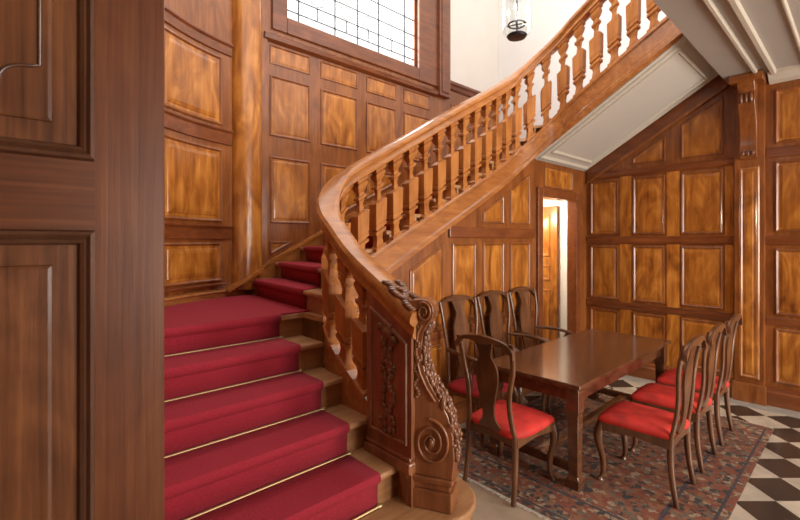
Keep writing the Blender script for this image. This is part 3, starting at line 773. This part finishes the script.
# ------------------------------------------------------------------ rug
rg = thing('rug', 'worn red and blue patterned oriental rug under the table and chairs', 'rug', (3.79, 1.5, 0))
x0, x1, y0, y1 = -1.33, 1.33, -0.92, 0.92
MB().box(x0, x1, y0, y1, 0.0045, 0.010).build('border', 'rug_border', rg)
MB().box(x0+0.34, x1-0.34, y0+0.30, y1-0.30, 0.010, 0.0108).build('field', 'rug', rg)
m = MB(); rnd = random.Random(5)
for k in range(150):
    y = y0+0.01+1.82*k/149
    for sx in (-1, 1): m.tube([(sx*1.33, y, 0.008), (sx*(1.35+rnd.random()*0.02), y+rnd.uniform(-.01, .01), 0.0065)], 0.003, 4)
fr = m.build('fringe', 'mould', rg); fr['kind'] = 'stuff'
Mline = MB()
for d, wd in ((0.05, 0.018), (0.30, 0.022)):
    ringbox = [(x0+d, x1-d, y0+d*0.9, y0+d*0.9+wd), (x0+d, x1-d, y1-d*0.9-wd, y1-d*0.9), (x0+d, x0+d+wd, y0+d*0.9, y1-d*0.9), (x1-d-wd, x1-d, y0+d*0.9, y1-d*0.9)]
    for a in ringbox: Mline.box(*a, 0.010, 0.0106)
M['rug_line'] = plain('rug_guard_stripe', (0.06, 0.045, 0.05), 0.95, noise=0.4, nscale=30)
Mline.build('guard_stripe', 'rug_line', rg)
RZ = 0.0112

# ------------------------------------------------------------------ table
tb = thing('dining_table', 'long dark wooden refectory table with square legs on the rug', 'table', (3.80, 1.695, RZ))
MB().box(-0.98, 0.98, -0.395, 0.395, 0.694, 0.724).build('table_top', 'table', tb, bevel=0.006)
MB().box(-0.955, 0.955, -0.372, 0.372, 0.675, 0.694).build('edge_moulding', 'table', tb, bevel=0.008)
m = MB(); X, Y = 0.90, 0.325
m.box(-X, X, -Y-0.012, -Y+0.012, 0.585, 0.675); m.box(-X, X, Y-0.012, Y+0.012, 0.585, 0.675); m.box(-X-0.012, -X+0.012, -Y, Y, 0.585, 0.675); m.box(X-0.012, X+0.012, -Y, Y, 0.585, 0.675)
m.build('apron', 'table', tb)
for sx in (-1, 1):
    for sy in (-1, 1):
        m = MB()
        def sq(w, z): return [(sx*0.90-w, sy*0.325-w, z), (sx*0.90+w, sy*0.325-w, z), (sx*0.90+w, sy*0.325+w, z), (sx*0.90-w, sy*0.325+w, z)]
        m.loft([sq(0.045, 0.0), sq(0.047, 0.06), sq(0.040, 0.07), sq(0.034, 0.085), sq(0.038, 0.50), sq(0.046, 0.53), sq(0.046, 0.675)])
        m.build('leg', 'table', tb, bevel=0.004)
m = MB(); m.box(-0.885, -0.85, -0.325, 0.325, 0.08, 0.14); m.box(0.85, 0.885, -0.325, 0.325, 0.08, 0.14); m.box(-0.85, 0.85, -0.03, 0.03, 0.08, 0.125)
m.build('stretcher', 'table', tb, bevel=0.005)

# ------------------------------------------------------------------ chairs (local: front = +Y, back = -Y)
def oval_sweep(mb, pts, wx, wy, n=10):
    R = []
    for i, p in enumerate(pts):
        a = wx[i] if isinstance(wx, list) else wx; b = wy[i] if isinstance(wy, list) else wy
        R.append([(p[0]+a*math.cos(2*PI*k/n), p[1]+b*math.sin(2*PI*k/n), p[2]) for k in range(n)])
    return mb.loft(R)
def smoothpts(P, n=6):
    out = []
    for i in range(len(P)-1):
        p0, p1, p2, p3 = [Vector(P[max(0, min(len(P)-1, j))]) for j in (i-1, i, i+1, i+2)]
        for k in range(n):
            t = k/n
            out.append(0.5*((2*p1)+(-p0+p2)*t+(2*p0-5*p1+4*p2-p3)*t*t+(-p0+3*p1-3*p2+p3)*t**3))
    out.append(Vector(P[-1])); return out
def make_chair(name, label, group, loc, rz, W=0.49, Dp=0.475, H=1.07, arms=False, seatmat='seat'):
    t = thing(name, label, 'chair' if not arms else 'armchair', loc, rz, group)
    hw, hd = W/2, Dp/2; bw = hw*(0.89 if arms else 0.80)
    SH = 0.405
    # seat cushion, wider in front
    m = MB(); R = []
    outline = []
    for (x, y) in ((-bw-0.01, -hd+0.02), (-hw+0.012, hd-0.07), (-hw+0.05, hd-0.01), (0, hd+0.006), (hw-0.05, hd-0.01), (hw-0.012, hd-0.07), (bw+0.01, -hd+0.02), (0, -hd+0.01)): outline.append((x, y))
    op = smoothpts([(p[0], p[1], 0) for p in outline+[outline[0]]], 5)[:-1]
    for sc_, z in ((0.97, SH), (1.0, SH+0.015), (0.99, SH+0.032), (0.93, SH+0.05), (0.75, SH+0.064), (0.45, SH+0.07), (0.1, SH+0.072)):
        R.append([(p[0]*sc_, p[1]*sc_, z) for p in op])
    m.loft(R); m.build('seat', seatmat, t, smooth=60)
    # seat rails, with a shaped front apron
    m = MB()
    for a, b in (((-bw, -hd+0.01), (-hw+0.02, hd-0.03)), ((bw, -hd+0.01), (hw-0.02, hd-0.03)), ((-bw, -hd+0.015), (bw, -hd+0.015))):
        dx, dy = b[0]-a[0], b[1]-a[1]; l = math.hypot(dx, dy); nx, ny = -dy/l*0.013, dx/l*0.013
        bot = [SH-0.05, SH-0.038, SH-0.030, SH-0.038, SH-0.05]
        R = []
        for k in range(5):
            px, py = a[0]+dx*k/4, a[1]+dy*k/4
            R.append([(px+nx, py+ny, bot[k]), (px+nx, py+ny, SH+0.012), (px-nx, py-ny, SH+0.012), (px-nx, py-ny, bot[k])])
        m.loft(R)
    R = []
    for k in range(13):
        px = -hw+0.03+(2*hw-0.06)*k/12; bz = SH-0.045+0.022*math.sin(PI*k/12)-0.012*math.exp(-((k-6)/1.2)**2)
        R.append([(px, hd-0.035, bz), (px, hd-0.035, SH+0.012), (px, hd-0.008, SH+0.012), (px, hd-0.008, bz)])
    m.loft(R); m.build('seat_frame', 'chair', t, smooth=40)
    # cabriole front legs
    for sx in (-1, 1):
        P = smoothpts([(sx*(hw-0.035), hd-0.035, SH), (sx*(hw-0.022), hd-0.020, SH-0.07), (sx*(hw-0.022), hd-0.022, SH-0.14), (sx*(hw-0.04), hd-0.04, 0.16), (sx*(hw-0.042), hd-0.044, 0.06), (sx*(hw-0.03), hd-0.028, 0.018), (sx*(hw-0.03), hd-0.024, 0.0)], 4)
        ws = interp([(0, 0.030), (0.2, 0.033), (0.35, 0.027), (0.6, 0.018), (0.82, 0.0145), (0.94, 0.026), (1, 0.022)])
        m = MB(); wl = [ws(i/(len(P)-1)) for i in range(len(P))]; oval_sweep(m, P, wl, wl); m.build('leg', 'chair', t, smooth=60)
    # rear legs run on into the back posts
    for sx in (-1, 1):
        P = smoothpts([(sx*(bw-0.0), -hd-0.022, 0.0), (sx*(bw-0.002), -hd-0.012, 0.05), (sx*(bw-0.005), -hd+0.006, 0.17), (sx*(bw-0.01), -hd+0.016, 0.30), (sx*(bw-0.01), -hd+0.015, SH+0.02)], 5)
        m = MB(); wl = [0.016+0.006*i/(len(P)-1) for i in range(len(P))]; oval_sweep(m, P, wl, wl); m.build('leg', 'chair', t, smooth=60)
    k = H-SH
    yb = lambda f: -hd+0.015-0.015*math.sin(PI*f*1.1)*1.0-0.10*f*f-0.01*math.sin(2*PI*f)
    half = lambda f: bw-0.010-0.022*math.sin(PI*min(1, f*1.55))+0.035*max(0, f-0.45)*1.6
    bk = MB()
    for sx in (-1, 1):
        P = []
        for i in range(17):
            f = 0.95*i/16; P.append((sx*half(f), yb(f), SH+k*f))
        wl = [0.019]*17; oval_sweep(bk, [Vector(p) for p in P], wl, [0.014]*17)
    bko = bk.build('back_post', 'chair', t, smooth=60)
    # crest rail, arched
    m = MB(); R = []
    hc = half(0.95)+0.018
    for i in range(25):
        q = -1+2*i/24; x = hc*q
        zt = SH+k*(0.985+0.015*math.cos(q*PI)*1.0 - 0.085*abs(q)**6) ; 
        hgt = 0.030+0.032*math.exp(-(q/0.35)**2)+0.02*(abs(q) > 0.8)
        y = yb(0.97)-0.012*math.cos(q*PI/2)
        th = 0.014
        R.append([(x, y-th, zt-hgt), (x, y-th, zt-0.006), (x, y, zt), (x, y+th, zt-0.006), (x, y+th, zt-hgt)])
    m.loft(R); m.build('crest_rail', 'chair', t, smooth=50)
    # vase shaped splat
    m = MB(); R = []
    sw = interp([(0.0, 0.075), (0.06, 0.085), (0.12, 0.055), (0.2, 0.045), (0.35, 0.06), (0.55, 0.085), (0.68, 0.078), (0.78, 0.045), (0.86, 0.055), (0.95, 0.075)])
    for i in range(31):
        f = 0.03+0.91*i/30; w2 = sw(f)*(W/0.48)*(1.2 if arms else 1.0); y = yb(f)-0.004
        R.append([(-w2, y-0.008, SH+k*f), (w2, y-0.008, SH+k*f), (w2, y+0.008, SH+k*f), (-w2, y+0.008, SH+k*f)])
    m.loft(R); m.build('splat', 'chair', t, smooth=40)
    if arms:
        for sx in (-1, 1):
            P = smoothpts([(sx*(half(0.42)+0.0), yb(0.42), SH+k*0.42), (sx*(hw-0.01), -0.06, 0.735), (sx*(hw+0.0), 0.09, 0.722), (sx*(hw-0.01), 0.17, 0.705), (sx*(hw-0.01), 0.185, 0.69)], 5)
            m = MB(); m.tube(P, [0.018]*(len(P)-4)+[0.021, 0.023, 0.02, 0.014], 8); a = m.build('arm', 'chair', t, smooth=60)
            P = smoothpts([(sx*(hw-0.02), hd-0.15, SH-0.02), (sx*(hw-0.002), hd-0.12, 0.52), (sx*(hw-0.005), hd-0.13, 0.62), (sx*(hw-0.005), 0.12, 0.715)], 4)
            m = MB(); m.tube(P, 0.016, 8); m.build('arm_support', 'chair', a, smooth=60)
    return t
c0 = make_chair('dining_chair', 'red seated dining chair at the near table end, its back beside the newel', 'dining chairs around the table', (2.662, 1.735, RZ), -PI/2)
for (x, y, lab) in ((3.34, 1.085, 'red seated dining chair on the near side of the table, largest of its row'),
                    (3.96, 1.085, 'middle red seated dining chair of the row along the near side of the table'),
                    (4.58, 1.085, 'red seated dining chair nearest the panelled back wall, at the far table end')):
    c = copy_tree(c0); c.location = (x, y, RZ); c.rotation_euler = (0, 0, 0); c['label'] = lab
a0 = make_chair('armchair', 'high backed armchair with scrolled arms by the stair wall, nearest the newel', 'high backed armchairs by the stair wall', (3.10, 2.30, RZ), PI, 0.52, 0.40, 1.19, True, 'seat2')
for (x, lab) in ((3.645, 'high backed armchair in the middle of the row between the table and the stair wall'),
                 (4.19, 'high backed armchair beside the doorway under the stairs, its arm reaching past the table edge')):
    c = copy_tree(a0); c.location = (x, 2.30, RZ); c['label'] = lab

# ------------------------------------------------------------------ hanging lantern
LX, LY, LZ = 3.20, 2.015, 3.41
ln = thing('hanging_lantern', 'glass cylinder lantern with candle bulbs hanging high in the stairwell', 'lantern', (LX, LY, LZ))
m = MB(); m.lathe([(0.02, 0.0), (0.075, 0.005), (0.085, 0.02), (0.075, 0.03), (0.02, 0.035)], n=28); m.build('base_plate', 'iron', ln, smooth=40)
m = MB()
R = []
for r, z in ((0.085, 0.028), (0.115, 0.045), (0.123, 0.08), (0.123, 0.52), (0.119, 0.52), (0.119, 0.08), (0.111, 0.049), (0.083, 0.032)):
    R.append([(r*math.cos(2*PI*i/32), r*math.sin(2*PI*i/32), z) for i in range(32)])
m.loft(R, False); m.build('glass_shade', 'glass', ln, smooth=50)
m = MB(); m.tube([(0, 0, 0.03), (0, 0, 0.14), (0, 0, 0.62)], 0.008, 8)
m.tube([(0.07*math.cos(2*PI*i/20), 0.07*math.sin(2*PI*i/20), 0.115) for i in range(21)], 0.007, 6)
for k in range(4): m.tube([(0, 0, 0.115), (0.07*math.cos(k*PI/2+.4), 0.07*math.sin(k*PI/2+.4), 0.115)], 0.005, 6)
m.build('candle_frame', 'iron', ln)
for k in range(4):
    a = k*PI/2+0.4; p = (0.07*math.cos(a), 0.07*math.sin(a), 0)
    cd = MB().lathe([(0.016, 0.115), (0.018, 0.125), (0.010, 0.13), (0.010, 0.20)], p, 12).build('candle', 'white', ln)
    MB().lathe([(0.004, 0.20), (0.011, 0.215), (0.010, 0.23), (0.002, 0.26)], p, 12).build('bulb', 'candle', cd, smooth=60)
m = MB(); m.lathe([(0.123, 0.51), (0.13, 0.52), (0.13, 0.54), (0.06, 0.58), (0.02, 0.62)], n=28); m.build('top_ring', 'iron', ln, smooth=40)
m = MB(); m.tube([(0, 0, 0.6), (0, 0, 6.3-LZ)], 0.008, 8); m.build('hanging_rod', 'iron', ln)
struct(MB().box(LX-0.1, LX+0.1, YC-0.1, YW+0.1, 6.3, 6.5).build('trim_5', 'white'), 'white beam high across the stairwell that carries the lantern', 'beam')

# ------------------------------------------------------------------ rest of the hall (behind the camera) with its tall windows
w = MB(); WINS = [(2.0, 3.3), (4.1, 5.4)]
xs = [-4.0]+[v for p in WINS for v in p]+[6.1]
for i in range(0, len(xs), 2): w.box(xs[i], xs[i+1], -4.12, -4.0, 0, HC)
for a, b in WINS: w.box(a, b, -4.12, -4.0, 0, 0.5); w.box(a, b, -4.12, -4.0, 3.0, HC)
struct(w.build('wall_front', 'panel'), 'panelled hall wall with tall windows behind the camera', 'wall')
struct(MB().box(-4.12, -4.0, -4.12, 4.2, 0, HC+0.3).build('wall_side', 'panel'), 'panelled side wall of the hall behind the open door', 'wall')
for i, (a, b) in enumerate(WINS):
    wn = bpy.data.objects.new('window_%d' % (i+2), None); C.objects.link(wn); wn.location = (a, -4.06, 0.5)
    struct(wn, ['tall hall window behind the camera, farther from the back wall', 'tall hall window behind the camera, nearest the back wall'][i], 'window')
    m = MB()
    m.box(a, a+0.06, -4.1, -4.02, 0.5, 3.0); m.box(b-0.06, b, -4.1, -4.02, 0.5, 3.0); m.box(a+.06, b-.06, -4.1, -4.02, 0.5, 0.56); m.box(a+.06, b-.06, -4.1, -4.02, 2.94, 3.0); m.box((a+b)/2-0.03, (a+b)/2+0.03, -4.1, -4.02, 0.56, 2.94)
    m.build('window_frame', 'mould', wn, True)
    al = bpy.data.lights.new('daylight', 'AREA'); al.shape = 'RECTANGLE'; al.size = b-a; al.size_y = 2.5; al.energy = DAY; al.color = (1.0, 0.95, 0.88)
    ao = bpy.data.objects.new('daylight', al); C.objects.link(ao); ao.location = ((a+b)/2, -4.2, 1.75); ao.rotation_euler = (PI/2, 0, 0)
al = bpy.data.lights.new('stair_daylight', 'AREA'); al.shape = 'RECTANGLE'; al.size = WX1-WX0; al.size_y = WZ1-WZ0; al.energy = STAIRDAY; al.color = (1.0, 0.97, 0.93)
ao = bpy.data.objects.new('stair_daylight', al); C.objects.link(ao); ao.location = ((WX0+WX1)/2, YW+0.25, (WZ0+WZ1)/2); ao.rotation_euler = (-PI/2, 0, 0)
# ------------------------------------------------------------------ light
world = bpy.data.worlds.new('World'); sc.world = world; world.use_nodes = True
nt = world.node_tree; bg = nt.nodes['Background']
bg.inputs[0].default_value = (1.0, 0.97, 0.93, 1); bg.inputs[1].default_value = 1.75
sun = bpy.data.lights.new('sun', 'SUN'); sun.energy = 2.0; sun.angle = math.radians(1.0); sun.color = (1, 0.9, 0.75)
so = bpy.data.objects.new('sun', sun); C.objects.link(so)
so.rotation_euler = Vector((0.508, 0.8916, 0.52)).to_track_quat('Z', 'Y').to_euler()
pl_ = bpy.data.lights.new('passage_lamp', 'POINT'); pl_.energy = 40; pl_.color = (1, 0.86, 0.66); pl_.shadow_soft_size = 0.1
po = bpy.data.objects.new('passage_lamp', pl_); C.objects.link(po); po.location = (5.2, 3.3, 2.05)

# ------------------------------------------------------------------ camera
cam = bpy.data.cameras.new('camera'); co_ = bpy.data.objects.new('camera', cam); C.objects.link(co_)
co_.location = (0, 0, 1.7); co_.rotation_euler = (PI/2, 0, -math.atan2(0.6782, 0.7349))
cam.sensor_width = 36; cam.lens = 433/800*36; cam.shift_y = -19/800; cam.clip_start = 0.05
cam.dof.use_dof = True; cam.dof.focus_distance = 1.8; cam.dof.aperture_fstop = 4.0
sc.camera = co_
sc.view_settings.view_transform = 'Standard'; sc.view_settings.look = 'None'; sc.view_settings.gamma = 1
sc.view_settings.use_curve_mapping = False; sc.view_settings.exposure = 0.40
